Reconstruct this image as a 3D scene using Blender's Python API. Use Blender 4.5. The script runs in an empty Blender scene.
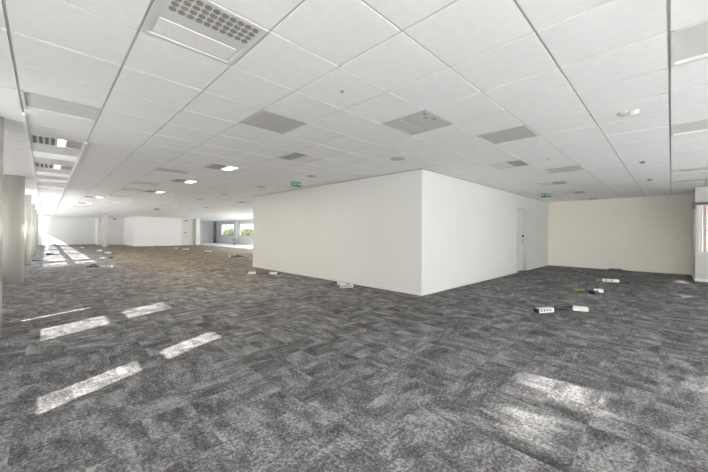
import bpy, bmesh, math, random
from mathutils import Matrix, Vector

random.seed(7)
scene = bpy.context.scene
COL = scene.collection

# ------------------------------------------------------------------ camera
H_CAM, H = 1.2155, 2.5116           # eye height, ceiling height
cam_data = bpy.data.cameras.new('camera')
cam = bpy.data.objects.new('camera', cam_data)
COL.objects.link(cam)
F = Vector((0.70231921, 0.71185549, 0.00308145))
R = Vector((0.71182519, -0.70232027, 0.0071510))
U = Vector((-0.00725464, 0.00282883, 0.99996968))
m = Matrix((R, U, -F)).transposed().to_4x4()
m.translation = Vector((0, 0, H_CAM))
cam.matrix_world = m
cam_data.sensor_width = 36
cam_data.sensor_fit = 'HORIZONTAL'
cam_data.lens = 313.2556 / 708 * 36
cam_data.shift_y = -3.5626 / 708
cam_data.clip_start = 0.05
cam_data.clip_end = 400
scene.camera = cam

# ------------------------------------------------------------------ world, sun, exposure
world = bpy.data.worlds.new('sky')
scene.world = world
world.use_nodes = True
wn = world.node_tree.nodes
wl = world.node_tree.links
bg = wn['Background']
tc = wn.new('ShaderNodeTexCoord')
sep = wn.new('ShaderNodeSeparateXYZ')
rmp = wn.new('ShaderNodeValToRGB')
rmp.color_ramp.elements[0].position = 0.0
rmp.color_ramp.elements[0].color = (0.99, 0.99, 0.98, 1)
rmp.color_ramp.elements[1].position = 0.55
rmp.color_ramp.elements[1].color = (0.50, 0.55, 0.60, 1)
e = rmp.color_ramp.elements.new(0.08)
e.color = (0.75, 0.76, 0.76, 1)
wl.new(tc.outputs['Generated'], sep.inputs[0])
wl.new(sep.outputs['Z'], rmp.inputs[0])
wl.new(rmp.outputs[0], bg.inputs['Color'])
bg.inputs['Strength'].default_value = 10.0

sun_d = bpy.data.lights.new('sun', 'SUN')
sun_d.energy = 16.0
sun_d.angle = math.radians(0.6)
sun_d.color = (1.0, 0.96, 0.88)
sun = bpy.data.objects.new('sun', sun_d)
COL.objects.link(sun)
sun.location = (-20, -10, 20)
sun.rotation_euler = Vector((1.0, 0.5, -0.72)).to_track_quat('-Z', 'Y').to_euler()

# added spot standing in for mirrored sun, through invented slits behind the viewer
sp_d = bpy.data.lights.new('yard_reflection_standin', 'SPOT')
sp_d.energy = 260000
sp_d.spot_size = math.radians(20)
sp_d.spot_blend = 0.2
sp_d.shadow_soft_size = 0.25
sp_d.color = (1.0, 0.97, 0.92)
spt = bpy.data.objects.new('yard_reflection_standin', sp_d)
COL.objects.link(spt)
spt.location = (12, -45, 12.03)
spt.rotation_euler = (Vector((6.5, -5, 1.4)) - spt.location).to_track_quat('-Z', 'Y').to_euler()

# second added spot standing in for mirrored sun, brightening the cream wall
sp_d = bpy.data.lights.new('street_reflection_standin', 'SPOT')
sp_d.energy = 5000
sp_d.spot_size = math.radians(5)
sp_d.spot_blend = 0.3
sp_d.shadow_soft_size = 0.7
sp_d.color = (1.0, 0.97, 0.92)
spt = bpy.data.objects.new('street_reflection_standin', sp_d)
COL.objects.link(spt)
spt.location = (-20, -2.18, 2.6)
spt.rotation_euler = (Vector((-1.2, -0.85, 1.5)) - spt.location).to_track_quat('-Z', 'Y').to_euler()

vs = scene.view_settings
vs.view_transform = 'Standard'
vs.look = 'None'
vs.gamma = 1
vs.use_curve_mapping = False
vs.exposure = 1.2
scene.cycles.use_denoising = True
scene.cycles.max_bounces = 10
scene.cycles.diffuse_bounces = 8
scene.cycles.sample_clamp_indirect = 8


def daylight(name, loc, rot_dir, sx, sy):
    """portal lying in a window opening: guides the sky's light, adds none"""
    d = bpy.data.lights.new(name, 'AREA')
    d.shape = 'RECTANGLE'
    d.size, d.size_y = sx, sy
    d.cycles.is_portal = True
    o = bpy.data.objects.new(name, d)
    COL.objects.link(o)
    o.location = loc
    o.rotation_euler = Vector(rot_dir).to_track_quat('-Z', 'Z').to_euler()
    return o


# ------------------------------------------------------------------ helpers
def new_mat(name, col, rough=0.6, metal=0.0, var=0.03, scale=8.0, emit=None, estr=0.0, bump=0.0):
    mt = bpy.data.materials.new(name)
    mt.use_nodes = True
    n, l = mt.node_tree.nodes, mt.node_tree.links
    b = n['Principled BSDF']
    b.inputs['Roughness'].default_value = rough
    b.inputs['Metallic'].default_value = metal
    t = n.new('ShaderNodeTexCoord')
    nz = n.new('ShaderNodeTexNoise')
    nz.inputs['Scale'].default_value = scale
    nz.inputs['Detail'].default_value = 3
    l.new(t.outputs['Object'], nz.inputs['Vector'])
    r = n.new('ShaderNodeValToRGB')
    r.color_ramp.elements[0].position = 0.3
    r.color_ramp.elements[1].position = 0.7
    r.color_ramp.elements[0].color = tuple(max(0, c * (1 - var)) for c in col) + (1,)
    r.color_ramp.elements[1].color = tuple(min(1, c * (1 + var)) for c in col) + (1,)
    l.new(nz.outputs['Fac'], r.inputs[0])
    l.new(r.outputs[0], b.inputs['Base Color'])
    if bump:
        nb = n.new('ShaderNodeTexNoise')
        nb.inputs['Scale'].default_value = 260
        l.new(t.outputs['Object'], nb.inputs['Vector'])
        bp = n.new('ShaderNodeBump')
        bp.inputs['Strength'].default_value = bump
        bp.inputs['Distance'].default_value = 0.002
        l.new(nb.outputs['Fac'], bp.inputs['Height'])
        l.new(bp.outputs[0], b.inputs['Normal'])
    if emit:
        b.inputs['Emission Color'].default_value = emit + (1,)
        b.inputs['Emission Strength'].default_value = estr
    return mt


M = {}
M['wall'] = new_mat('white_wall_paint', (0.72, 0.718, 0.695), 0.7, var=0.012, scale=1.2, bump=0.05)
M['wall_lit'] = new_mat('white_wall_paint_lit', (0.78, 0.778, 0.765), 0.7, var=0.012, scale=1.2)  # the white wall paint, lightened to offset weak light at the rear
M['alcove_lit'] = new_mat('alcove_paint_lit', (0.88, 0.878, 0.865), 0.7, var=0.012, scale=1.2)  # same paint lightened further to offset weak light in the alcove
M['wall_cream'] = new_mat('cream_wall_paint', (0.92, 0.89, 0.80), 0.7, var=0.015, scale=1.0, bump=0.05)
M['base'] = new_mat('baseboard_paint', (0.74, 0.735, 0.71), 0.5, var=0.01)
M['tile'] = new_mat('ceiling_tile', (0.86, 0.862, 0.865), 0.9, var=0.02, scale=14, bump=0.15)
M['grid'] = new_mat('ceiling_grid_paint', (0.50, 0.50, 0.49), 0.5, var=0.01)
M['whitemetal'] = new_mat('white_enamel', (0.80, 0.80, 0.79), 0.35, var=0.01)
M['gloss'] = new_mat('glossy_white_enamel', (0.92, 0.92, 0.91), 0.35, var=0.005)
M['emitpanel'] = new_mat('faint_emission_panel', (0.9, 0.9, 0.89), 0.4, var=0.005, emit=(1, 0.99, 0.96), estr=0.12)  # faint emission lifts these panels above the tile tone
M['greypanel'] = new_mat('grey_diffuser_panel', (0.53, 0.53, 0.50), 0.5, var=0.03, scale=5)
M['palepanel'] = new_mat('pale_recess_panel', (0.66, 0.66, 0.65), 0.6, var=0.03, scale=5)
M['plate'] = new_mat('diffuser_plate', (0.68, 0.68, 0.665), 0.4, var=0.02)
M['coverpanel'] = new_mat('diffuser_cover', (0.82, 0.815, 0.79), 0.5, var=0.02, scale=20)
M['closed_plate'] = new_mat('closed_diffuser_plate', (0.50, 0.50, 0.475), 0.4, var=0.02)
M['closed_cover'] = new_mat('closed_diffuser_cover', (0.56, 0.56, 0.535), 0.5, var=0.02)
M['dark'] = new_mat('dark_plastic', (0.02, 0.02, 0.022), 0.45, var=0.1)
M['grille'] = new_mat('grey_grille', (0.16, 0.16, 0.155), 0.5, var=0.1)
M['slat'] = new_mat('grille_slat', (0.36, 0.36, 0.35), 0.45, var=0.05)
M['lens'] = new_mat('lit_lamp_lens', (0.9, 0.9, 0.88), 0.4, var=0.01, emit=(1, 0.98, 0.93), estr=1.1)
M['lensoff'] = new_mat('unlit_lamp_lens', (0.72, 0.71, 0.66), 0.4, var=0.02)
M['column'] = new_mat('grey_column_paint', (0.50, 0.50, 0.455), 0.35, var=0.02, scale=3)
M['pale_column'] = new_mat('pale_column_paint', (0.52, 0.515, 0.49), 0.5, var=0.02, scale=3)
M['door'] = new_mat('door_paint', (0.64, 0.635, 0.60), 0.45, var=0.01)
M['steel'] = new_mat('brushed_steel', (0.45, 0.44, 0.41), 0.3, 0.9, var=0.05)
M['bay'] = new_mat('bay_paint', (0.56, 0.56, 0.54), 0.6, var=0.01)
M['frame'] = new_mat('window_frame_paint', (0.62, 0.62, 0.61), 0.4, var=0.01)
M['greyframe'] = new_mat('window_grey_frame', (0.5, 0.5, 0.5), 0.45, var=0.02)
M['socket'] = new_mat('white_plastic', (0.76, 0.76, 0.74), 0.35, var=0.02)
M['navy'] = new_mat('slate_plastic', (0.05, 0.06, 0.085), 0.4, var=0.1)
M['olive'] = new_mat('yellow_green_cable', (0.24, 0.23, 0.11), 0.5, var=0.15, scale=40)
M['green'] = new_mat('sign_green', (0.005, 0.20, 0.09), 0.35, var=0.03)
M['signwhite'] = new_mat('sign_white', (0.72, 0.86, 0.78), 0.4, var=0.01)
M['postgrey'] = new_mat('post_dark_grey', (0.12, 0.12, 0.125), 0.5, var=0.05)
M['midgrey'] = new_mat('mid_grey_paint', (0.36, 0.36, 0.355), 0.6, var=0.03)
M['palefloor'] = new_mat('painted_daylight_floor', (0.80, 0.81, 0.82), 0.45, var=0.03, scale=2)  # window daylight put into the floor colour
M['ground'] = new_mat('outside_paving', (0.62, 0.61, 0.58), 0.9, var=0.08, scale=0.5)
M['leaf'] = new_mat('hedge_leaves', (0.062, 0.082, 0.022), 0.7, var=0.5, scale=2.2)
M['bark'] = new_mat('bark', (0.10, 0.07, 0.05), 0.9, var=0.2)
M['pink'] = new_mat('pink_render', (0.62, 0.44, 0.38), 0.8, var=0.06, scale=0.6)
M['roof'] = new_mat('roof_tiles', (0.30, 0.16, 0.12), 0.8, var=0.1)


def perforated(name):
    """round outlet insert: fine dark holes in grey metal"""
    mt = bpy.data.materials.new(name)
    mt.use_nodes = True
    n, l = mt.node_tree.nodes, mt.node_tree.links
    b = n['Principled BSDF']
    b.inputs['Roughness'].default_value = 0.45
    t = n.new('ShaderNodeTexCoord')
    vo = n.new('ShaderNodeTexVoronoi')
    vo.inputs['Scale'].default_value = 130
    vo.inputs['Randomness'].default_value = 0.0
    l.new(t.outputs['Object'], vo.inputs['Vector'])
    r = n.new('ShaderNodeValToRGB')
    r.color_ramp.elements[0].position, r.color_ramp.elements[0].color = 0.40, (0.05, 0.05, 0.045, 1)
    r.color_ramp.elements[1].position, r.color_ramp.elements[1].color = 0.55, (0.42, 0.41, 0.38, 1)
    l.new(vo.outputs['Distance'], r.inputs[0])
    l.new(r.outputs[0], b.inputs['Base Color'])
    return mt


def fill_blind_cloth(name, col):
    mt = bpy.data.materials.new(name)
    mt.use_nodes = True
    n, l = mt.node_tree.nodes, mt.node_tree.links
    n.remove(n['Principled BSDF'])
    t = n.new('ShaderNodeBsdfTranslucent')
    t.inputs['Color'].default_value = col + (1,)
    d = n.new('ShaderNodeBsdfDiffuse')
    d.inputs['Color'].default_value = col + (1,)
    mx = n.new('ShaderNodeMixShader')
    mx.inputs[0].default_value = 0.3
    l.new(t.outputs[0], mx.inputs[1])
    l.new(d.outputs[0], mx.inputs[2])
    l.new(mx.outputs[0], n['Material Output'].inputs['Surface'])
    return mt


M['blind'] = fill_blind_cloth('white_fill_cloth', (0.62, 0.617, 0.61))  # cloths of the added blinds, graded to balance the fill light
M['fill_blind_mid'] = fill_blind_cloth('grey_fill_cloth', (0.30, 0.297, 0.292))
M['fill_blind_dense'] = fill_blind_cloth('dense_fill_cloth', (0.19, 0.188, 0.184))
M['mesh'] = perforated('perforated_metal')


def glass(name, tint):
    mt = bpy.data.materials.new(name)
    mt.use_nodes = True
    n, l = mt.node_tree.nodes, mt.node_tree.links
    n.remove(n['Principled BSDF'])
    out = n['Material Output']
    tr = n.new('ShaderNodeBsdfTransparent')
    tr.inputs['Color'].default_value = tint + (1,)
    gl = n.new('ShaderNodeBsdfGlossy')
    gl.inputs['Roughness'].default_value = 0.02
    mx = n.new('ShaderNodeMixShader')
    mx.inputs[0].default_value = 0.03
    l.new(tr.outputs[0], mx.inputs[1])
    l.new(gl.outputs[0], mx.inputs[2])
    l.new(mx.outputs[0], out.inputs['Surface'])
    return mt


M['hall_glass'] = glass('hall_glass', (0.5, 0.5, 0.5))
M['toned'] = glass('toned_glass', (0.84, 0.84, 0.84))
M['near_glass'] = glass('near_glass', (0.66, 0.66, 0.66))
M['clear'] = glass('clear_glass', (0.95, 0.95, 0.95))
M['glass'] = glass('dimming_glass', (0.29, 0.29, 0.29))  # tint added to dim the bright outside behind the pane


def carpet_material():
    mt = bpy.data.materials.new('carpet_tiles')
    mt.use_nodes = True
    n, l = mt.node_tree.nodes, mt.node_tree.links
    b = n['Principled BSDF']
    b.inputs['Roughness'].default_value = 0.95
    b.inputs['Specular IOR Level'].default_value = 0.1

    def math_(op, a, c=None):
        k = n.new('ShaderNodeMath')
        k.operation = op
        for i, v in enumerate((a, c)):
            if v is None:
                continue
            if isinstance(v, (int, float)):
                k.inputs[i].default_value = v
            else:
                l.new(v, k.inputs[i])
        return k.outputs[0]

    def vmath(op, a, c):
        k = n.new('ShaderNodeVectorMath')
        k.operation = op
        for i, v in enumerate((a, c)):
            if isinstance(v, tuple):
                k.inputs[i].default_value = v
            else:
                l.new(v, k.inputs[i])
        return k.outputs[0]

    t = n.new('ShaderNodeTexCoord').outputs['Object']
    tile = vmath('FLOOR', vmath('DIVIDE', vmath('ADD', t, (0.13, 0.21, 0.25)), (0.29, 0.29, 0.29)), (0, 0, 0))
    wnz = n.new('ShaderNodeTexWhiteNoise')
    wnz.noise_dimensions = '3D'
    l.new(tile, wnz.inputs['Vector'])
    sp = n.new('ShaderNodeSeparateColor')
    l.new(wnz.outputs['Color'], sp.inputs[0])
    turn = math_('GREATER_THAN', sp.outputs[0], 0.42)
    offs = vmath('MULTIPLY', wnz.outputs['Color'], (37.0, 53.0, 11.0))

    def streak(scale_vec, detail, rough):
        nz = n.new('ShaderNodeTexNoise')
        nz.inputs['Scale'].default_value = 1.0
        nz.inputs['Detail'].default_value = detail
        nz.inputs['Roughness'].default_value = rough
        l.new(vmath('ADD', vmath('MULTIPLY', t, scale_vec), offs), nz.inputs['Vector'])
        return nz.outputs['Fac']

    sx = streak((3.0, 7.0, 1.0), 8, 0.72)
    sy = streak((7.0, 3.0, 1.0), 8, 0.72)
    mix = n.new('ShaderNodeMix')
    l.new(turn, mix.inputs[0])
    l.new(sx, mix.inputs[2])
    l.new(sy, mix.inputs[3])
    big = n.new('ShaderNodeTexNoise')
    big.inputs['Scale'].default_value = 1.3
    big.inputs['Detail'].default_value = 3
    l.new(t, big.inputs['Vector'])
    grain = n.new('ShaderNodeTexNoise')
    grain.inputs['Scale'].default_value = 52
    grain.inputs['Detail'].default_value = 4
    grain.inputs['Roughness'].default_value = 0.75
    l.new(t, grain.inputs['Vector'])
    # value = streak + tile offset + grain
    v = math_('ADD', math_('MULTIPLY', math_('SUBTRACT', mix.outputs[0], 0.5), CARPET_STREAK), 0.5)
    v = math_('ADD', v, math_('MULTIPLY', math_('SUBTRACT', sp.outputs[1], 0.5), 0.12))
    v = math_('ADD', v, math_('MULTIPLY', math_('SUBTRACT', big.outputs['Fac'], 0.5), 0.35))
    v = math_('ADD', v, math_('MULTIPLY', math_('SUBTRACT', grain.outputs['Fac'], 0.5), 2.6))
    r = n.new('ShaderNodeValToRGB')
    els = r.color_ramp.elements
    els[0].position, els[0].color = 0.0, (0.06, 0.059, 0.06, 1)
    els[1].position, els[1].color = 1.0, (0.42, 0.415, 0.422, 1)
    k = els.new(0.5)
    k.color = (0.170, 0.168, 0.171, 1)
    l.new(v, r.inputs[0])
    # brown tint rising towards the rear hall
    sxyz = n.new('ShaderNodeSeparateXYZ')
    l.new(t, sxyz.inputs[0])

    def ramp_(val, a, c):
        mr = n.new('ShaderNodeMapRange')
        mr.interpolation_type = 'SMOOTHSTEP'
        mr.inputs['From Min'].default_value = a
        mr.inputs['From Max'].default_value = c
        l.new(val, mr.inputs['Value'])
        return mr.outputs[0]
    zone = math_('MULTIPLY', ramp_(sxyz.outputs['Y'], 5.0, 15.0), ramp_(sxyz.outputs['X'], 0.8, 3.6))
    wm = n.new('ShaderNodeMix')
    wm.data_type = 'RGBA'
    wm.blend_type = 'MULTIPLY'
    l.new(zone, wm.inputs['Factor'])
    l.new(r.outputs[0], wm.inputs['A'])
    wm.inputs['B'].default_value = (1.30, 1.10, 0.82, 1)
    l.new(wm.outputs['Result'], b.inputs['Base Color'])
    bp = n.new('ShaderNodeBump')
    bp.inputs['Strength'].default_value = 0.4
    bp.inputs['Distance'].default_value = 0.004
    l.new(grain.outputs['Fac'], bp.inputs['Height'])
    l.new(bp.outputs[0], b.inputs['Normal'])
    return mt


CARPET_STREAK = 2.6
M['carpet'] = carpet_material()


class MB:
    """collects shapes and links them as one mesh object"""

    def __init__(self):
        self.bm = bmesh.new()

    def box(self, x0, x1, y0, y1, z0, z1):
        v = [self.bm.verts.new(p) for p in ((x0, y0, z0), (x1, y0, z0), (x1, y1, z0), (x0, y1, z0),
                                            (x0, y0, z1), (x1, y0, z1), (x1, y1, z1), (x0, y1, z1))]
        for f in ((0, 3, 2, 1), (4, 5, 6, 7), (0, 1, 5, 4), (1, 2, 6, 5), (2, 3, 7, 6), (3, 0, 4, 7)):
            self.bm.faces.new([v[i] for i in f])
        return self

    def cyl(self, c, r0, r1, z0, z1, n=32):
        a = [self.bm.verts.new((c[0] + r0 * math.cos(2 * math.pi * i / n), c[1] + r0 * math.sin(2 * math.pi * i / n), z0)) for i in range(n)]
        b = [self.bm.verts.new((c[0] + r1 * math.cos(2 * math.pi * i / n), c[1] + r1 * math.sin(2 * math.pi * i / n), z1)) for i in range(n)]
        self.bm.faces.new(a[::-1])
        self.bm.faces.new(b)
        for i in range(n):
            f = self.bm.faces.new((a[i], a[(i + 1) % n], b[(i + 1) % n], b[i]))
            f.smooth = True
        return self

    def prism(self, pts, axis, d0, d1):
        """polygon in two axes, extruded along the third ('x','y','z')"""
        def p3(p, d):
            return {'x': (d, p[0], p[1]), 'y': (p[0], d, p[1]), 'z': (p[0], p[1], d)}[axis]
        a = [self.bm.verts.new(p3(p, d0)) for p in pts]
        b = [self.bm.verts.new(p3(p, d1)) for p in pts]
        self.bm.faces.new(a[::-1])
        self.bm.faces.new(b)
        n = len(pts)
        for i in range(n):
            self.bm.faces.new((a[i], a[(i + 1) % n], b[(i + 1) % n], b[i]))
        return self

    def tube(self, pts, r, n=8):
        pts = [Vector(p) for p in pts]
        fine = []
        for i in range(len(pts) - 1):          # Catmull-Rom
            p0 = pts[max(0, i - 1)]
            p1, p2 = pts[i], pts[i + 1]
            p3 = pts[min(len(pts) - 1, i + 2)]
            for k in range(6):
                t = k / 6
                fine.append(0.5 * ((2 * p1) + (p2 - p0) * t + (2 * p0 - 5 * p1 + 4 * p2 - p3) * t * t + (3 * p1 - p0 - 3 * p2 + p3) * t ** 3))
        fine.append(pts[-1])
        rings = []
        for i, p in enumerate(fine):
            d = (fine[min(i + 1, len(fine) - 1)] - fine[max(0, i - 1)]).normalized()
            u = d.cross(Vector((0, 0, 1)))
            if u.length < 1e-3:
                u = Vector((1, 0, 0))
            u.normalize()
            w = u.cross(d)
            rings.append([self.bm.verts.new(p + r * (math.cos(2 * math.pi * k / n) * u + math.sin(2 * math.pi * k / n) * w)) for k in range(n)])
        for a, b in zip(rings, rings[1:]):
            for k in range(n):
                f = self.bm.faces.new((a[k], a[(k + 1) % n], b[(k + 1) % n], b[k]))
                f.smooth = True
        self.bm.faces.new(rings[0])
        self.bm.faces.new(rings[-1][::-1])
        return self

    def build(self, name, mat, parent=None, bevel=0.0):
        if bevel:
            bmesh.ops.bevel(self.bm, geom=[e for e in self.bm.edges if e.calc_face_angle(0) > 0.5], offset=bevel, segments=2, affect='EDGES')
        bmesh.ops.recalc_face_normals(self.bm, faces=self.bm.faces)
        me = bpy.data.meshes.new(name)
        self.bm.to_mesh(me)
        self.bm.free()
        me.materials.append(mat)
        o = bpy.data.objects.new(name, me)
        COL.objects.link(o)
        if parent:
            o.parent = parent
        return o


def tag(o, label=None, cat=None, group=None, kind=None):
    if label:
        o['label'] = label
    if cat:
        o['category'] = cat
    if group:
        o['group'] = group
    if kind:
        o['kind'] = kind
    return o


def thing(name, label, cat, loc, rz=0.0, group=None):
    o = bpy.data.objects.new(name, None)
    o.empty_display_size = 0.1
    COL.objects.link(o)
    o.location = loc
    o.rotation_euler = (0, 0, rz)
    return tag(o, label, cat, group)


def struct(name, mb, mat, label=None):
    o = mb.build(name, mat)
    return tag(o, label, None, None, 'structure')


def wall_cells(axis, c0, c1, a0, a1, z0, z1, openings):
    """a wall slab between planes c0..c1 of the axis, with rectangular openings (a, a, z, z)"""
    mb = MB()
    As = sorted({a0, a1, *[v for o in openings for v in o[:2]]})
    for s0, s1 in zip(As, As[1:]):
        mid = (s0 + s1) / 2
        ops = sorted((o[2], o[3]) for o in openings if o[0] < mid < o[1])
        z = z0
        for (p, q) in ops + [(z1, z1)]:
            if p > z + 1e-6:
                if axis == 'x':
                    mb.box(c0, c1, s0, s1, z, p)
                else:
                    mb.box(s0, s1, c0, c1, z, p)
            z = q
    return mb


# ------------------------------------------------------------------ the setting
XL, XR, YR, YF = -1.2, 14.3, -0.44, 38.5       # left facade, right wall, jog, far wall
YB = -5.0                                      # facade behind the viewer
XS = 12.42                                     # projecting window bay on the right
T = 0.6                                        # ceiling module


def tx(i):
    return (i - 0.296) * T


def ty(j):
    return (j + 0.026) * T


struct('floor', MB().box(XL - 0.2, XR + 0.2, YB - 0.2, YF + 0.2, -0.12, 0.0), M['carpet'])
struct('floor_daylight_strip', MB().prism([(10.62, 32.05), (11.2, 22.4), (10.9, 14.0), (XR, 14.0), (XR, 38.1), (10.62, 38.1)], 'z', 0.0, 0.006), M['palefloor'])  # pale strip stands in for carpet blown out by window daylight
struct('ground', MB().box(15, 60, -30, 90, -0.6, -0.3), M['ground'])
struct('roof', MB().box(XL - 0.4, XR + 0.4, YB - 0.4, YF + 0.4, H + 0.3, H + 0.5), M['tile'])

# left facade: narrow panes near the viewer, wide glazed bays farther on
near_panes = [(4.17, 5.00), (2.22, 2.66), (-1.1, -0.6)]  # last pane is invented to let the street spot in
SILL, HEAD = 0.82, 2.0
bays = []
COLUMN_Y = [5.42 + 5.45 * k for k in range(6)]
for k in range(1, 6):
    c0 = COLUMN_Y[k] + 0.55
    for q in range(3):
        bays.append((c0 + 1.5 * q, c0 + 1.5 * q + 1.28))
bays = [(14.35, 14.75), (15.0, 15.9)] + bays[3:-2] + [(36.7, 37.98)]
bays_open = [(a, c, SILL, HEAD) for a, c in bays]
# unseen glazed strip and translucent blinds, added for soft fill from the left
fill_blind_open = [(YB + 0.5 + 2.7 * k, YB + 0.5 + 2.7 * k + 2.6, 0.12, 2.44) for k in range(7)]
fill_blind_far = [(a - 0.12, c + 0.12, p, q) for a, c in bays for p, q in ((0.08, 0.76), (2.06, 2.46))]
struct('wall_left', wall_cells('x', XL - 0.08, XL, YB, YF, 0, H + 0.3, fill_blind_open + bays_open + fill_blind_far), M['wall'])
for k, (a, c, p, q) in enumerate(fill_blind_open + fill_blind_far):
    holes = [(max(a, u), min(c, v), SILL, HEAD) for u, v in near_panes if u < c and v > a]
    if a < 5.65 < c:
        holes.append((5.625, 5.675, 0.74, 1.28))        # slit added to cast a thin sun streak
    struct('trim_fill_blind', wall_cells('x', XL - 0.05, XL - 0.047, a, c, p, q, holes), M['blind'] if k < 2 else (M['fill_blind_mid'] if 4 <= k < 7 else M['fill_blind_dense']))
n_win = 0


def window_left(a, c, panes, pane=None):
    global n_win
    n_win += 1
    o = tag(bpy.data.objects.new('window_%d' % n_win, None), None, None, None, 'structure')
    COL.objects.link(o)
    o.location = (XL - 0.04, (a + c) / 2, SILL)
    fr = MB()
    hw = (c - a) / 2
    fr.box(-0.03, 0.03, -hw, hw, 0.0, 0.03)
    fr.box(-0.03, 0.03, -hw, hw, HEAD - SILL - 0.03, HEAD - SILL)
    fr.box(-0.03, 0.03, -hw, hw, 0.54, 0.66)                # transom
    w = (c - a) / panes
    for k in range(panes + 1):
        t = 0.045 if 0 < k < panes else 0.02
        y = -hw + k * w
        fr.box(-0.03, 0.03, max(-hw, y - t), min(hw, y + t), 0.03, HEAD - SILL - 0.03)
    if panes == 1:
        fr.box(-0.03, 0.03, -hw + 0.055, -hw + 0.10, 0.03, HEAD - SILL - 0.03)   # casement stile
    fr.build('window_frame', M['frame'], o)
    if pane:
        MB().box(-0.003, 0.003, -hw + 0.02, hw - 0.02, 0.03, HEAD - SILL - 0.03).build('pane', pane, o)
    daylight('skylight_portal', (XL - 0.12, (a + c) / 2, (SILL + HEAD) / 2), (1, 0, 0), c - a, HEAD - SILL)


for a, c in near_panes:
    window_left(a, c, 1, M['near_glass'])
for a, c in bays:
    window_left(a, c, max(1, round((c - a) / 1.4)), M['toned'])

# facade behind the viewer: unseen low openings and slits shaped for fill and spot light
ops = [(-0.9 + 2.2 * k, -0.9 + 2.2 * k + 2.05, 0.15, 0.84) for k in range(5)]
ops += [(3.25, 3.6, 1.47, 1.55), (3.75, 4.18, 1.42, 1.56), (4.4, 4.95, 1.26, 1.32), (9.3, 9.75, 1.27, 1.32), (10.95, 11.2, 1.26, 1.30), (11.6, 12.3, 1.27, 1.335)]
struct('wall_behind', wall_cells('y', YB - 0.08, YB, XL, XR, 0, H + 0.3, ops), M['wall'])
daylight('skylight_portal', (5.6, YB - 0.12, 0.65), (0, 1, 0), 13.2, 1.0)

# right: the back wall, the jog and the projecting window bay
struct('wall_right', MB().box(XR, XR + 0.2, YR, 10.48, 0, H + 0.3), M['wall_cream'])
struct('wall_return', MB().box(XS + 0.02, XR + 0.2, YR - 0.1, YR, 0, H + 0.3), M['wall'])
bay_open = [(YB + 0.3, YR - 0.06, 0.75, 2.07)]
struct('wall_window_bay', wall_cells('x', XS, XS + 0.2, YB, YR, 0, H + 0.3, bay_open), M['bay'])

# right facade of the rear hall
r_open = [(10.7, 15.8, 0.1, 2.45), (16.0, 21.1, 0.1, 2.45), (21.3, 26.6, 0.1, 2.45), (27.72, 31.48, 0.9, 2.12), (32.36, 36.12, 0.9, 2.12)]  # first three openings are unseen, enlarged to light the rear hall
struct('wall_rear_right', wall_cells('x', XR, XR + 0.2, 10.48, YF, 0, H + 0.3, r_open), M['wall_lit'])

# core block in the middle of the floor
CX, CY, CYE = 5.28, 3.45, 10.48
struct('wall_core_front', MB().box(CX, CX + 0.12, CY, CYE, 0, H + 0.3), M['wall'])
D0, D1, DH = 10.68, 11.58, 2.07
struct('wall_core_side', wall_cells('y', CY, CY + 0.13, CX + 0.12, XR, 0, H + 0.3, [(D0, D1, 0, DH)]), M['wall'])
struct('wall_core_rear', MB().box(CX + 0.12, XR, CYE - 0.12, CYE, 0, H + 0.3), M['wall'])

# far walls
struct('wall_far', MB().box(XL, 3.4, YF, YF + 0.2, 0, H + 0.3), M['wall_lit'])
struct('wall_far_niche', MB().box(3.4, 5.3, 36.6, YF + 0.2, 0, H + 0.3), M['wall_lit'])
struct('wall_far_block', MB().box(5.3, 8.9, 31.5, YF + 0.2, 0, H + 0.3), M['wall_lit'])
struct('wall_far_alcove', MB().box(8.9, 10.3, 32.1, YF, 0, H + 0.3), M['wall_lit'])
struct('wall_far_right', MB().box(10.3, XR, 38.1, YF + 0.2, 0, H + 0.3), M['alcove_lit'])
struct('trim_1', MB().box(10.22, 10.58, 31.72, 32.1, 0, H), M['wall'])

# baseboards
struct('baseboard_front', MB().box(CX - 0.012, CX, CY - 0.012, CYE, 0, 0.075), M['base'])
struct('baseboard_side', MB().box(CX, D0 - 0.04, CY - 0.012, CY, 0, 0.075).box(D1 + 0.04, XR, CY - 0.012, CY, 0, 0.075), M['base'])
struct('baseboard_back', MB().box(XR - 0.012, XR, YR, CY - 0.012, 0, 0.06), M['wall_cream'])
struct('baseboard_bay', MB().box(XS - 0.015, XS, YB, YR, 0, 0.08), M['base'])
struct('trim_2', MB().box(CX - 0.006, CX, CY - 0.006, CYE, H - 0.022, H - 0.004).box(CX, XR, CY - 0.006, CY, H - 0.022, H - 0.004), M['midgrey'])  # grey strip painted in for the shadow gap under the ceiling

# ceiling ------------------------------------------------------------
FIX = {}                                         # (i, j) -> kind of fitting that takes the tile's place
for c in ((1, 3), (5, 3)):
    FIX[c] = 'plate'
for c in ((3, 5), (7, 2), (12, 2)):
    FIX[c] = 'grey'
for c in ((5, 7), (10, 3), (15, 3), (19, 3), (23, 3), (4, 10), (4, 14), (4, 19), (10, 21), (10, 28), (10, 32), (2, 25), (2, 31)):
    FIX[c] = 'combo'
for c in ((0, 10), (0, 14)):
    FIX[c] = 'slots'
for c in ((0, 12), (0, 16), (0, 18), (0, 21), (0, 25), (0, 30)):
    FIX[c] = 'bright'
for c in ((0, 7), (3, 12), (3, 16), (3, 19), (3, 23), (5, -1), (9, -1), (15, -1), (18, -1), (2, 35)):
    FIX[c] = 'recess'
tiles, bars = MB(), MB()
G = 0.0085                                      # half the groove
I0, I1, J0, J1 = -1, 25, -9, 65


def in_core(i, j):
    return tx(i) > CX and tx(i + 1) < XR and ty(j) > CY + 0.1 and ty(j + 1) < CYE - 0.1


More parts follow.
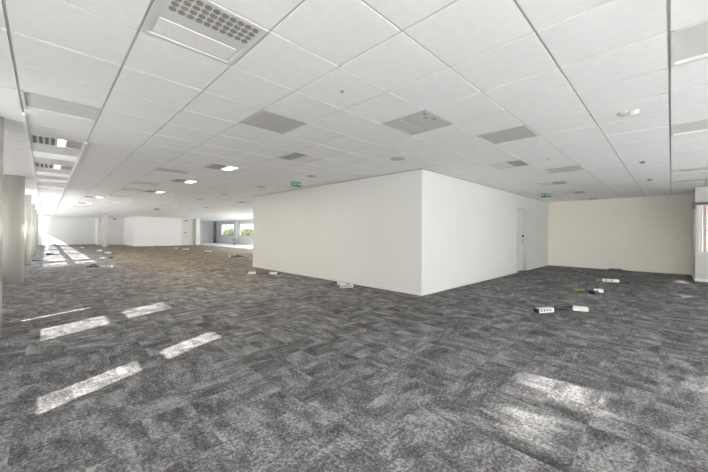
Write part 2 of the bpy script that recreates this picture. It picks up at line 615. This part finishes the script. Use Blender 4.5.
for i in range(I0, I1):
    for j in range(J0, J1):
        if (i, j) in FIX or in_core(i, j):
            continue
        dz = random.uniform(-0.0012, 0.0012)
        x0, x1 = max(tx(i) + G, XL), min(tx(i + 1) - G, XR)
        y0, y1 = max(ty(j) + G, YB), min(ty(j + 1) - G, YF)
        if x1 - x0 < 0.01 or y1 - y0 < 0.01:
            continue
        tiles.box(x0, x1, y0, y1, H + dz, H + 0.02)
struct('ceiling', tiles, M['tile'])
for i in range(I0, I1 + 1):
    if XL < tx(i) < XR:
        bars.box(tx(i) - 0.012, tx(i) + 0.012, YB, YF, H + 0.009, H + 0.03)
for j in range(J0, J1 + 1):
    if YB < ty(j) < YF:
        bars.box(XL, XR, ty(j) - 0.012, ty(j) + 0.012, H + 0.0095, H + 0.03)
struct('ceiling_grid', bars, M['grid'])
# white rails of the light trough over the left aisle
rails = MB()
for i in (0, 1):
    rails.box(tx(i) - 0.014, tx(i) + 0.014, ty(9.9 if i else 8.3), YF - 0.02, H - 0.03, H + 0.01)
for j in (18, 19, 21, 22, 25, 26, 30, 31):
    rails.box(tx(0), tx(1), ty(j) - 0.012, ty(j) + 0.012, H - 0.02, H + 0.01)
struct('trim_3', rails, M['gloss'])

# columns along the left aisle
for k, y in enumerate(COLUMN_Y):
    mb = MB().cyl((-0.53, y), 0.183, 0.183, 0, H, 48)
    o = mb.build('column', M['column'])
    where = ['cut by the left edge of the photo, nearest the camera', 'standing first beyond the one cut by the left edge', 'third from the camera in the left row',
             'fourth from the camera in the left row', 'fifth from the camera in the left row', 'last in the left row, nearest the sunlit far wall'][k]
    tag(o, 'round grey-green column ' + where, 'column', 'round columns along the left aisle')
o = MB().box(3.28, 3.60, 31.95, 32.27, 0, H).build('square_column', M['pale_column'])
tag(o, 'square white column standing alone in front of the far wall', 'column')

# right bay window ------------------------------------------------------
w = tag(bpy.data.objects.new('window_%d' % (n_win + 1), None), None, None, None, 'structure')
n_win += 1
COL.objects.link(w)
w.location = (XS, YR, 0.75)
fr = MB()
fr.box(0.03, 0.10, -0.14, -0.06, 0, 1.32)                   # white outer post
fr.box(0.03, 0.10, -4.2, -0.14, 0.64, 0.70)                 # transom
fr.box(0.03, 0.10, -4.2, -0.14, 0, 0.04)
fr.box(0.03, 0.10, -4.2, -0.14, 1.27, 1.32)
for y in (-1.3, -2.5, -3.7):
    fr.box(0.03, 0.10, y - 0.04, y + 0.04, 0.04, 1.27)
fr.build('window_frame', M['frame'], w)
fr = MB()
for y in (-0.175, -1.22, -1.38):
    fr.box(0.045, 0.115, y - 0.03, y + 0.03, 0.04, 1.27)
fr.build('casement', M['greyframe'], w)
MB().box(0.07, 0.076, -4.2, -0.15, 0.04, 1.27).build('pane', M['glass'], w)
MB().box(-0.02, 0.10, -4.3, 0.0, -0.025, 0.0).build('window_sill', M['frame'], w)
MB().box(-0.03, 0.02, -0.155, -0.11, 0.645, 0.695).build('window_handle', M['steel'], w)

b = thing('roller_blind_rail', 'dark metal blind rail across the head of the right-hand window', 'blind rail', (XS - 0.05, YR, 2.07))
MB().box(-0.03, 0.03, -4.0, 0.02, -0.03, 0.035).build('head_rail', M['postgrey'], b, 0.006)
MB().box(-0.035, 0.045, -0.01, 0.045, -0.13, 0.0).build('bracket', M['postgrey'], b, 0.006)
MB().box(-0.012, 0.012, 0.012, 0.036, -1.30, -0.13).build('side_guide', M['midgrey'], b)

b = thing('wall_cabinet_panel', 'white apron panel with a small catch under the right-hand window', 'panel', (XS, YR, 0))
MB().box(-0.03, 0.0, -4.2, -0.20, 0.09, 0.72).build('door_panel', M['bay'], b, 0.004)
MB().box(-0.03, 0.0, -0.192, -0.015, 0.09, 0.72).build('side_panel', M['bay'], b, 0.004)
MB().box(-0.045, -0.03, -0.206, -0.188, 0.40, 0.44).box(-0.042, -0.03, -0.200, -0.194, 0.44, 0.62).build('catch', M['steel'], b)

# doors ------------------------------------------------------------------
d = tag(bpy.data.objects.new('door_1', None), None, None, None, 'structure')
COL.objects.link(d)
d.location = (D0, CY, 0)
W = D1 - D0
MB().box(0.04, W - 0.04, 0.085, 0.125, 0.012, DH - 0.04).build('door_leaf', M['door'], d)
MB().box(0, 0.04, -0.012, 0.13, 0, DH).box(W - 0.04, W, -0.012, 0.13, 0, DH).box(0.04, W - 0.04, -0.012, 0.13, DH - 0.04, DH).build('door_frame', M['frame'], d)
h_ = MB()
h_.box(W - 0.135, W - 0.105, 0.065, 0.085, 0.93, 1.09).tube([(W - 0.12, 0.075, 1.02), (W - 0.12, 0.03, 1.02), (W - 0.15, 0.022, 1.02), (W - 0.24, 0.022, 1.02)], 0.011)
h_.build('door_handle', M['steel'], d)
MB().box(W - 0.15, W - 0.09, 0.045, 0.086, 1.13, 1.21).build('lock', M['dark'], d, 0.004)

d = tag(bpy.data.objects.new('door_2', None), None, None, None, 'structure')
COL.objects.link(d)
d.location = (8.98, 32.1, 0)
MB().box(0.05, 1.15, -0.045, -0.004, 0.01, 2.38).build('door_leaf', M['door'], d)
MB().box(0, 0.05, -0.06, 0, 0, 2.44).box(1.15, 1.2, -0.06, 0, 0, 2.44).box(0.05, 1.15, -0.06, 0, 2.38, 2.44).build('door_frame', M['frame'], d)
MB().box(0.30, 0.58, -0.11, -0.045, 2.24, 2.32).build('door_closer', M['postgrey'], d, 0.006)
MB().box(0.34, 0.47, -0.075, -0.045, 1.14, 1.24).build('lock', M['dark'], d, 0.004)

# far windows ------------------------------------------------------------
for a, c, z0, z1 in r_open:
    n_win += 1
    w = tag(bpy.data.objects.new('window_%d' % n_win, None), None, None, None, 'structure')
    COL.objects.link(w)
    w.location = (XR + 0.05, (a + c) / 2, z0)
    hw, hh = (c - a) / 2, z1 - z0
    fr = MB()
    fr.box(-0.03, 0.03, -hw, hw, 0, 0.05).box(-0.03, 0.03, -hw, hw, hh - 0.06, hh)
    for k in range(4):
        y = -hw + k * (c - a) / 3
        fr.box(-0.03, 0.03, max(-hw, y - 0.07), min(hw, y + 0.07), 0.05, hh - 0.06)
    if z0 < 0.5:
        daylight('skylight_portal', (XR + 0.24, (a + c) / 2, (z0 + z1) / 2), (-1, 0, 0), c - a, z1 - z0)
    fr.build('window_frame', M['greyframe'], w)
    MB().box(0.0, 0.006, -hw + 0.06, hw - 0.06, 0.05, hh - 0.06).build('pane', M['hall_glass'] if z0 > 0.5 else M['clear'], w)
    MB().box(-0.09, -0.03, -hw, hw, -0.03, 0.0).build('window_sill', M['frame'], w)
struct('trim_4', MB().box(XR - 0.24, XR, 31.66, 32.22, 0, H), M['wall'])
struct('trim_5', MB().box(XR - 0.12, XR, 37.5, 38.1, 0, H), M['midgrey'])
struct('trim_6', MB().box(XR - 0.05, XR, 22, 37.5, H - 0.3, H - 0.22), M['wall'])

p = thing('floor_standing_post', 'thin dark grey post with a flared foot left of the far windows', 'post', (13.95, 36.85, 0.006))
MB().cyl((0, 0), 0.055, 0.05, 0.42, 2.2, 16).build('pole', M['postgrey'], p)
MB().cyl((0, 0), 0.20, 0.06, 0, 0.42, 16).build('foot', M['postgrey'], p)
p = thing('dark_floor_bin', 'dark grey bin on the pale floor beside the pier between the far windows', 'bin', (13.75, 31.2, 0.006))
MB().cyl((0, 0), 0.17, 0.21, 0, 0.55, 20).build('body', M['midgrey'], p)
MB().cyl((0, 0), 0.218, 0.218, 0.55, 0.58, 20).build('rim', M['postgrey'], p)

# ------------------------------------------------------------------ outside
bush_spots = [(21.0, 43.9, 1.7, 1.4), (23.0, 47.4, 1.85, 1.45), (21.3, 50.9, 1.7, 1.4), (23.2, 54.4, 1.9, 1.45), (21.4, 58.0, 1.8, 1.45)]
bush_labels = ['green bush in the middle of the right-hand far window', 'green bush behind the front one in the right-hand far window',
               'green bush in the middle of the left-hand far window', 'green bush behind the front one in the left-hand far window',
               'green bush at the left edge of the left-hand far window']
for k, (x, y, h, r) in enumerate(bush_spots):
    b = thing('garden_bush', bush_labels[k], 'bush', (x, y, -0.3), 0, 'bushes outside the far windows')
    bm = bmesh.new()
    bmesh.ops.create_icosphere(bm, subdivisions=4, radius=1.0)
    rnd = random.Random(k + 2)
    ph = [rnd.uniform(0, 6) for _ in range(6)]
    for v in bm.verts:
        q = v.co
        s = 1 + 0.10 * math.sin(5 * q.x + ph[0]) * math.sin(4 * q.y + ph[1]) + 0.07 * math.sin(11 * q.z + ph[2]) * math.sin(9 * q.x + ph[3]) + rnd.uniform(-0.05, 0.05)
        v.co = Vector((q.x * r * s, q.y * r * 1.25 * s, h * 0.5 + 0.25 + q.z * h * 0.5 * s))
    mb = MB()
    mb.bm.free()
    mb.bm = bm
    mb.build('foliage', M['leaf'], b)
    MB().cyl((0, 0), 0.10, 0.06, 0, 0.5, 10).build('trunk', M['bark'], b)
nb = thing('neighbouring_building', 'pinkish house seen through the right-hand window', 'building', (27, -9, -0.3))
wall_cells('x', 0, 0.3, -9, 8.2, 0, 6.0, [(6.2, 7.4, 1.0, 2.6), (3.0, 4.2, 1.0, 2.6)]).box(0.3, 6, 7.9, 8.2, 0, 6.0).box(0.3, 6, -9, -8.7, 0, 6.0).build('house_wall', M['pink'], nb)
MB().prism([(-9.4, 6.0), (8.6, 6.0), (-0.4, 9.0)], 'x', -0.4, 6.4).build('house_roof', M['roof'], nb)
for y in (6.2, 3.0):
    f = MB().box(0.1, 0.16, y, y + 1.2, 1.0, 2.6).build('house_window', M['navy'], nb)
    MB().box(0.05, 0.1, y, y + 1.2, 1.76, 1.82).box(0.05, 0.1, y + 0.57, y + 0.63, 1.0, 2.6).build('glazing_bar', M['frame'], f)


# ------------------------------------------------------------------ ceiling fittings
def frame_ring(mb, s, t, z0, z1):
    mb.box(-s, s, -s, -s + t, z0, z1).box(-s, s, s - t, s, z0, z1)
    mb.box(-s, -s + t, -s + t, s - t, z0, z1).box(s - t, s, -s + t, s - t, z0, z1)
    return mb


def mesh_disc(mb, cx, cy, r, z):
    """a small louvred outlet: a disc with four slats"""
    mb.cyl((cx, cy), r, r * 0.92, z, z + 0.004, 14)


def diffuser_plate(i, j, label, closed):
    o = thing('ceiling_air_diffuser', label, 'air diffuser', (tx(i + 0.5), ty(j + 0.5), H), 0, 'perforated air diffusers in the ceiling')
    plate = M['closed_plate'] if closed else M['plate']
    fr = MB()
    frame_ring(fr, 0.292, 0.03, -0.004, 0.016)
    fr.build('frame', plate, o)
    MB().box(-0.262, 0.262, -0.262, 0.03, 0.001, 0.016).build('face_plate', plate, o)
    for r_ in range(4):
        for c_ in range(10):
            x = -0.205 + c_ * (0.435 / 9)
            y = -0.236 + r_ * 0.052
            if closed and (r_, c_) not in ((0, 0), (1, 2), (0, 4)):
                MB().cyl((x, y), 0.019, 0.018, -0.001, 0.003, 12).build('outlet_cap', (M['closed_cover'] if closed else M['coverpanel']), o)
            else:
                MB().cyl((x, y), 0.0205, 0.0195, -0.0025, 0.003, 16).build('outlet', M['mesh'], o)
    MB().box(-0.262, 0.262, 0.03, 0.262, 0.006, 0.016).build('back_plate', plate, o)
    MB().box(-0.237, 0.237, 0.062, 0.236, 0.001, 0.006).build('cover_panel', (M['closed_cover'] if closed else M['coverpanel']), o)
    return o


def grey_panel(i, j, label):
    o = thing('ceiling_light_panel', label, 'ceiling light', (tx(i + 0.5), ty(j + 0.5), H), 0, 'grey unlit ceiling light panels')
    fr = MB()
    frame_ring(fr, 0.292, 0.014, -0.003, 0.016)
    fr.build('frame', M['plate'], o)
    MB().box(-0.278, 0.278, -0.278, 0.278, 0.004, 0.016).build('diffuser', M['greypanel'], o)


def recess_panel(i, j, label, bright=False):
    o = thing('ceiling_recess_panel', label, 'ceiling panel', (tx(i + 0.5), ty(j + 0.5), H), 0, 'bright lowered ceiling panels' if bright else 'recessed ceiling panels')
    fr = MB()
    frame_ring(fr, 0.292, 0.02, -0.002, 0.04)
    fr.build('frame', M['whitemetal'] if bright else M['plate'], o)
    if bright:
        MB().box(-0.272, 0.272, -0.272, 0.272, 0.0, 0.016).build('panel', M['emitpanel'], o)
    else:
        MB().box(-0.272, 0.272, -0.272, 0.272, 0.022, 0.04).build('panel', M['palepanel'], o)


def combo(i, j, label, lit, dark_side, pale=False):
    """half louvred grille, half lamp; dark_side 'x-' or 'y-' is where the grille sits"""
    rz = 0 if dark_side == 'x-' else math.pi / 2
    o = thing('ceiling_light_vent', label, 'ceiling light', (tx(i + 0.5), ty(j + 0.5), H), rz, 'ceiling lights combined with an air grille')
    fr = MB()
    frame_ring(fr, 0.292, 0.03, -0.004, 0.016)
    fr.box(-0.02, 0.02, -0.262, 0.262, -0.004, 0.016)
    fr.build('frame', M['plate'], o)
    MB().box(-0.262, -0.02, -0.262, 0.262, 0.010, 0.016).build('grille_back', M['grille'], o)
    g = MB()
    for k in range(11):
        y = -0.24 + k * 0.048
        g.box(-0.262, -0.02, y - 0.008, y + 0.008, 0.0, 0.008)
    for k in (-0.2, -0.14, -0.08):
        g.box(k - 0.004, k + 0.004, -0.262, 0.262, 0.0005, 0.0085)
    g.build('grille', M['slat'], o)
    MB().box(0.02, 0.262, -0.262, 0.262, 0.003, 0.016).build('housing', M['lensoff'] if not lit else M['greypanel'], o)
    MB().box(0.05, 0.235, -0.20, 0.20, -0.001, 0.003).build('lamp_lens', M['lens'] if lit else M['lensoff'], o)
    if lit:
        lamp = bpy.data.lights.new('lamp_light', 'AREA')
        lamp.shape = 'RECTANGLE'
        lamp.size, lamp.size_y = 0.18, 0.38
        lamp.energy = 14
        lamp.color = (1.0, 0.90, 0.74)
        q = bpy.data.objects.new('lamp_light', lamp)
        COL.objects.link(q)
        q.parent = o
        q.location = (0.14, 0, -0.006)


def slots(i, j, label):
    o = thing('ceiling_light_vent', label, 'ceiling light', (tx(i + 0.5), ty(j + 0.5), H), 0, 'ceiling lights combined with four air slots')
    fr = MB()
    frame_ring(fr, 0.292, 0.022, -0.004, 0.016)
    fr.build('frame', M['whitemetal'], o)
    MB().box(-0.27, 0.27, -0.27, 0.27, 0.006, 0.016).build('face_plate', M['plate'], o)
    for k in range(4):
        x = -0.235 + k * 0.062
        s = MB().box(x - 0.017, x + 0.017, -0.24, 0.24, 0.0, 0.006).build('air_slot', M['grille'], o)
    MB().box(0.002, 0.085, -0.24, 0.24, 0.0, 0.006).build('lamp_lens', M['lens'], o)
    MB().box(0.10, 0.262, -0.24, 0.24, 0.003, 0.006).build('cover_panel', M['greypanel'], o)


diffuser_plate(1, 3, 'large white air diffuser with rows of round dark outlets, nearest at the top left', False)
diffuser_plate(5, 3, 'closed grey air diffuser plate with only a few dark holes, above the white core block', True)
grey_panel(3, 5, 'flat grey light panel left of the closed diffuser plate, second row from the camera')
grey_panel(7, 2, 'flat grey light panel right of the closed diffuser plate')
grey_panel(12, 2, 'flat grey light panel, smaller one right of the square vents over the core door')
combo(5, 7, 'square vent with unlit lamp in front of the core block, before the left exit sign', False, 'x-')
combo(10, 3, 'vent with unlit lamp nearest the camera in the row along the core side wall', False, 'y-')
combo(15, 3, 'vent with unlit lamp, second in the row along the core side wall', False, 'y-')
combo(19, 3, 'vent with unlit lamp just right of the right-hand exit sign', False, 'y-')
combo(23, 3, 'vent with unlit lamp, last in the row, touching the cream wall', False, 'y-')
combo(4, 10, 'lit ceiling light with dark grille, nearest of the three in a line at left centre', True, 'x-')
combo(4, 14, 'lit ceiling light with dark grille, middle of the three in a line at left centre', True, 'x-')
combo(4, 19, 'lit ceiling light with dark grille, farthest of the three in a line at left centre', True, 'x-')
combo(10, 21, 'dim ceiling vent beyond the core block edge, nearest of the rear hall row', False, 'x-')
combo(10, 28, 'dim ceiling vent in the middle of the rear hall row', False, 'x-')
combo(10, 32, 'dim ceiling vent above the far door, last of the rear hall row', False, 'x-')
combo(2, 25, 'small lit ceiling light in the far left, nearer of two', True, 'x-')
combo(2, 31, 'small lit ceiling light in the far left, farther of two', True, 'x-')
slots(0, 10, 'light with four dark air slots over the left aisle, the nearer one')
slots(0, 14, 'light with four dark air slots over the left aisle, the farther one')
for k, j in enumerate((12, 16, 18, 21, 25, 30)):
    recess_panel(0, j, 'bright panel in the left aisle trough, ' + ['between the two slotted lights', 'just beyond the farther slotted light', 'third along the trough', 'fourth along the trough', 'fifth along the trough', 'last along the trough'][k], True)
recess_panel(0, 7, 'large grey recessed panel over the left aisle, nearest the camera')
for k, j in enumerate((12, 16, 19, 23)):
    recess_panel(3, j, ['recessed panel just left of the nearest lit grille light', 'second recessed panel in the line left of the lit lights', 'third recessed panel in the line left of the lit lights', 'fourth and farthest recessed panel left of the lit lights'][k])
recess_panel(2, 35, 'recessed panel at the far end above the lone square column')
for k, i in enumerate((5, 9, 15, 18)):
    recess_panel(i, -1, ['recessed panel at the right photo edge, nearest the camera', 'second recessed panel along the right photo edge', 'third recessed panel along the right photo edge', 'farthest recessed panel along the right edge, before the window bay'][k])


def disc_unit(x, y, label, r, dark, cat='smoke detector', name='smoke_detector'):
    o = thing(name, label, cat, (x, y, H), 0)
    flat = cat == 'speaker'
    MB().cyl((0, 0), r * 0.92, r, -0.012, 0.0, 28).build('base_plate', M['greypanel'] if flat else M['plate'], o)
    MB().cyl((0, 0), r * (0.78 if flat else 0.45), r * (0.82 if flat else 0.72), -0.016 if flat else -0.034, -0.012, 28).build('sensor_dome' if cat == 'smoke detector' else 'cone_grille', M['grille'] if dark else M['greypanel'], o)


o = thing('alarm_beacon', 'white alarm beacon with a dark detector head, right half of the ceiling', 'alarm', (tx(7.53), ty(0.53), H))
MB().cyl((0, 0.03), 0.05, 0.055, -0.014, 0, 28).build('base_plate', M['plate'], o)
MB().cyl((0, 0.03), 0.022, 0.042, -0.034, -0.014, 24).build('sensor_dome', M['greypanel'], o)
MB().cyl((0, -0.06), 0.028, 0.04, -0.05, 0, 24).build('beacon_lens', M['whitemetal'], o)
disc_unit(tx(12.66), ty(0.57), 'small grey smoke detector behind the alarm beacon, nearer of two', 0.055, True)
disc_unit(tx(16.72), ty(0.57), 'small grey smoke detector nearest the cream wall, farther of two', 0.055, True)
for k, j in enumerate((5.5, 9.55, 13.45, 17.7, 21.55, 25.55)):
    disc_unit(tx(7.5), ty(j), 'round grey ceiling speaker, ' + ['just in front of the core block corner', 'right of the left exit sign', 'above the left edge of the core block', 'fourth in the row, over the rear hall', 'fifth in the row, over the rear hall', 'farthest in the row, over the rear hall'][k], 0.13, False, 'speaker', 'ceiling_speaker')
o = thing('sprinkler_head', 'tiny chrome sprinkler head in a ceiling tile above the core block', 'sprinkler', (tx(3.5), ty(3.5), H))
MB().cyl((0, 0), 0.016, 0.020, -0.003, 0, 20).build('escutcheon', M['steel'], o)
MB().cyl((0, 0), 0.005, 0.005, -0.010, -0.003, 12).cyl((0, 0), 0.010, 0.010, -0.012, -0.010, 16).build('deflector', M['steel'], o)
o = thing('sprinkler_head', 'tiny sprinkler head beyond the right grey light panel', 'sprinkler', (tx(10.5), ty(2.45), H))
MB().cyl((0, 0), 0.016, 0.020, -0.003, 0, 20).build('escutcheon', M['steel'], o)
MB().cyl((0, 0), 0.005, 0.005, -0.010, -0.003, 12).cyl((0, 0), 0.010, 0.010, -0.012, -0.010, 16).build('deflector', M['steel'], o)


# ------------------------------------------------------------------ exit signs
def exit_sign(loc, rz, label, flip=1, z_top=H, mini=False):
    """local x runs along the sign, the face looks to local -y; flip mirrors the pictogram"""
    o = thing('exit_sign', label, 'exit sign', (loc[0], loc[1], z_top), rz, 'green emergency exit signs')
    MB().box(-0.145, 0.145, -0.014, 0.014, -0.165, -0.022).build('sign_plate', M['green'], o, 0.004)
    MB().box(-0.15, 0.15, -0.02, 0.02, -0.024, 0.0).build('mounting_rail', M['whitemetal'], o)
    o.scale = (0.92, 1, 0.85)
    s = flip
    y0, y1 = -0.0165, -0.0135

    def poly(mb, pts):
        mb.prism([(s * x, z - 0.0935) for x, z in pts], 'y', y0, y1)
    a = MB()                                                   # arrow
    poly(a, [(-0.13, 0.0), (-0.095, 0.04), (-0.095, 0.016), (-0.055, 0.016), (-0.055, -0.016), (-0.095, -0.016), (-0.095, -0.04)])
    a.build('arrow', M['signwhite'], o)
    g = MB()                                                   # running figure
    hx, hz = 0.012, 0.045
    g.prism([(s * (hx + 0.012 * math.cos(t * math.pi / 6)), hz - 0.0935 + 0.012 * math.sin(t * math.pi / 6)) for t in range(12)], 'y', y0, y1)
    poly(g, [(0.004, 0.03), (0.026, 0.032), (0.032, -0.005), (0.012, -0.008)])
    poly(g, [(0.012, -0.006), (0.026, -0.004), (0.004, -0.03), (-0.014, -0.05), (-0.022, -0.042), (-0.006, -0.026)])
    poly(g, [(0.020, -0.004), (0.032, -0.006), (0.045, -0.03), (0.062, -0.030), (0.062, -0.040), (0.038, -0.042)])
    poly(g, [(0.004, 0.03), (0.006, 0.02), (-0.016, 0.012), (-0.022, -0.004), (-0.030, -0.002), (-0.022, 0.020)])
    poly(g, [(0.026, 0.032), (0.028, 0.022), (0.048, 0.010), (0.054, 0.016)])
    g.build('running_figure', M['signwhite'], o)
    d_ = MB()                                                  # doorway
    poly(d_, [(0.072, 0.055), (0.125, 0.055), (0.125, -0.055), (0.112, -0.055), (0.112, 0.040), (0.084, 0.040), (0.084, -0.055), (0.072, -0.055)])
    d_.build('doorway', M['signwhite'], o)
    return o


exit_sign((10.95, 2.70), -math.pi / 2, 'green exit sign hanging above the core side door, at the right', 1)
exit_sign((4.44, 6.56), 0, 'green exit sign hanging in front of the core block, at the left', -1)
exit_sign((4.15, 18.9), -math.pi / 4, 'small green exit sign hanging in the far left hall')
exit_sign((4.62, 36.56), 0, 'tiny dark green exit sign high on the far wall behind the square column', 1, H - 0.03)


# ------------------------------------------------------------------ loose floor outlets
def power_outlet(x, y, ang, label, L=0.30, cable='both', outlets=4, z=0.0, cable_mat='dark', body='socket', cap=True):
    o = thing('power_outlet_box', label, 'power outlet', (x, y, z), ang, 'loose power outlet boxes on the carpet')
    w, h = 0.045, 0.066
    MB().box(-L / 2, L / 2, -w, w, 0.0, h).build('body', M[body], o, 0.006)
    for k in range(outlets):
        cx = -L / 2 + L * (k + 0.6) / (outlets + 0.9)
        s = MB().box(cx - 0.017, cx + 0.017, -w - 0.003, -w + 0.002, 0.02, 0.055).build('socket', M['grille'], o)
    if cap:
        MB().box(-L / 2 - 0.035, -L / 2 + 0.002, -w * 0.9, w * 0.9, 0.0, h * 0.92).build('end_cap', M['dark'], o, 0.005)
    if cable:
        c = cable if isinstance(cable, list) else [(L / 2 - 0.01, 0, 0.035), (L / 2 + 0.06, 0.01, 0.025), (L / 2 + 0.16, 0.05, 0.011), (L / 2 + 0.26, 0.0, 0.011)]
        MB().tube(c, 0.010).build('cable', M[cable_mat], o)
    return o


def ang(a, b):
    return math.atan2(b[1] - a[1], b[0] - a[0])


power_outlet(5.61, 1.40, ang((5.47, 1.48), (5.74, 1.32)), 'white outlet box with black end cap, nearest at the right, sockets facing the camera', 0.27)
o = power_outlet(6.14, 1.03, ang((6.10, 1.13), (6.19, 0.93)), 'white outlet box with slate cable sleeve, right neighbour of the nearest box', 0.20, None, 0, cap=False)
MB().tube([(-0.10, 0, 0.055), (-0.19, 0.02, 0.06), (-0.28, 0.0, 0.045), (-0.36, -0.06, 0.028)], 0.027).build('cable_sleeve', M['navy'], o)
o = power_outlet(8.40, 1.10, ang((8.36, 1.19), (8.47, 1.03)), 'white outlet box with a slate block and yellowish cable, behind the two nearest boxes', 0.17, None, 1, cap=False)
MB().box(-0.24, -0.10, -0.055, 0.05, 0, 0.09).build('slate_block', M['navy'], o, 0.008)
MB().tube([(-0.23, 0.0, 0.04), (-0.30, 0.02, 0.034), (-0.37, 0.025, 0.03), (-0.44, 0.03, 0.028)], 0.028).build('cable', M['olive'], o)
power_outlet(8.06, 1.12, ang((8.12, 1.18), (7.98, 1.04)) + math.pi, 'black connector block in front of the box with the yellowish cable', 0.17, None, 0, body='dark', cap=False)
o = power_outlet(10.55, 1.12, ang((10.50, 1.30), (10.60, 0.98)), 'long white outlet box with a black plug, two rows before the cream wall', 0.34, [(0.15, 0, 0.04), (0.22, 0, 0.04), (0.30, -0.06, 0.02), (0.36, -0.14, 0.012)], 2, cap=False)
MB().box(-0.30, -0.165, -0.03, 0.03, 0, 0.05).build('yellow_end', M['olive'], o, 0.005)
power_outlet(13.97, 1.34, ang((13.95, 1.49), (14.0, 1.18)), 'dark outlet box lying against the foot of the cream wall', 0.30, 'end', 1, body='postgrey')

power_outlet(4.34, 8.66, ang((4.26, 8.73), (4.41, 8.6)), 'pale outlet box at the left end of the core block, leftmost there', 0.20, [(0.09, 0, 0.03), (0.2, 0.06, 0.012), (0.34, 0.08, 0.011), (0.46, 0.0, 0.011)], 0, cap=False)
power_outlet(4.78, 8.16, ang((4.72, 8.28), (4.86, 8.04)) + math.pi, 'pale outlet box with black end at the left end of the core block', 0.24, None, 2)
power_outlet(4.83, 5.12, ang((4.65, 5.19), (5.0, 5.05)), 'white outlet box lying along the middle of the core front wall', 0.29, None, 5, cap=False)
o = power_outlet(5.03, 5.50, ang((4.95, 5.58), (5.12, 5.42)), 'grey outlet box with black cable tucked behind the white one at the core wall', 0.22, None, 0, body='plate', cap=False)
MB().tube([(-0.12, 0, 0.05), (-0.18, 0, 0.055), (-0.22, -0.06, 0.02), (-0.26, -0.16, 0.012)], 0.014).build('cable', M['dark'], o)

power_outlet(1.50, 13.52, ang((1.35, 13.65), (1.64, 13.4)), 'long white outlet box beside the dark cable bundle in the left hall', 0.36, None, 2, cap=False)
o = thing('cable_bundle', 'dark tangled cable bundle left of the long white box in the left hall', 'cable', (1.18, 13.9, 0))
MB().tube([(-0.16, 0.10, 0.014), (-0.05, 0.02, 0.05), (0.02, -0.06, 0.014), (0.1, 0.02, 0.05), (0.0, 0.1, 0.07), (-0.1, -0.04, 0.03), (0.04, -0.12, 0.014), (0.16, -0.1, 0.014)], 0.016).build('cable', M['dark'], o)
MB().box(-0.12, 0.0, -0.04, 0.04, 0.0, 0.05).build('plug', M['dark'], o, 0.006)
power_outlet(1.87, 17.98, ang((1.77, 18.06), (1.95, 17.91)), 'short white outlet box in the left hall, second nearest', 0.24, None, 1, cap=False)
power_outlet(2.17, 17.95, ang((2.1, 18.0), (2.22, 17.9)), 'small black box right of the second nearest white box in the left hall', 0.12, None, 0, body='dark', cap=False)
power_outlet(2.55, 22.4, -0.75, 'white outlet box with black end in the left hall, third nearest', 0.30, 'end', 1)
power_outlet(2.44, 25.15, -0.75, 'white outlet box in front of the square column', 0.26, 'end', 1)
power_outlet(1.96, 30.6, -0.75, 'white outlet box left of the square column near the far wall', 0.28, 'end', 1)
power_outlet(6.9, 25.68, -0.75, 'small pale outlet box before the far block, left of its neighbour', 0.22, 'end', 1)
power_outlet(6.99, 23.7, -0.75, 'broad white outlet box in front of the far door', 0.40, None, 1, cap=False)
power_outlet(7.29, 20.4, -0.9, 'long white outlet box between the far door and the core block', 0.46, None, 2, cap=False)
o = thing('cable_bundle', 'dark cable bundle with a white end on the brown carpet left of the core block', 'cable', (6.83, 15.2, 0), -0.75)
MB().tube([(-0.34, 0.04, 0.014), (-0.2, 0.0, 0.02), (-0.06, -0.08, 0.05), (0.05, 0.05, 0.07), (-0.04, 0.09, 0.03), (0.02, -0.07, 0.02), (0.16, 0.0, 0.03), (0.30, 0.02, 0.014)], 0.022).build('cable', M['dark'], o)
MB().box(-0.42, -0.33, -0.04, 0.04, 0.0, 0.06).build('white_plug', M['socket'], o, 0.006)
power_outlet(6.78, 30.70, -0.75, 'tiny dark outlet box at the foot of the far block', 0.16, None, 0, body='postgrey', cap=False)
power_outlet(0.16, 28.62, -0.75, 'white box standing on end in the sunlit left aisle', 0.16, None, 0, cap=False)
tagbox = MB().box(-0.07, 0.07, -0.045, 0.045, 0.075, 0.32).build('upright_box', M['socket'], bpy.data.objects[[q.name for q in COL.objects if q.get('label', '').startswith('white box standing on end')][0]], 0.006)
power_outlet(0.42, 28.42, -0.75, 'white outlet box lying beside the upright box in the sunlit left aisle', 0.36, None, 2, cap=False)
power_outlet(0.19, 22.8, -0.75, 'dark outlet box in the middle of the sunlit left aisle', 0.24, 'end', 0, body='postgrey')
power_outlet(-0.20, 17.95, -0.6, 'dark outlet box at the foot of the left columns', 0.26, 'end', 0, body='postgrey')
power_outlet(0.50, 38.1, 0.0, 'dark outlet box below the sunlit patch on the far wall', 0.36, 'end', 0, body='postgrey')
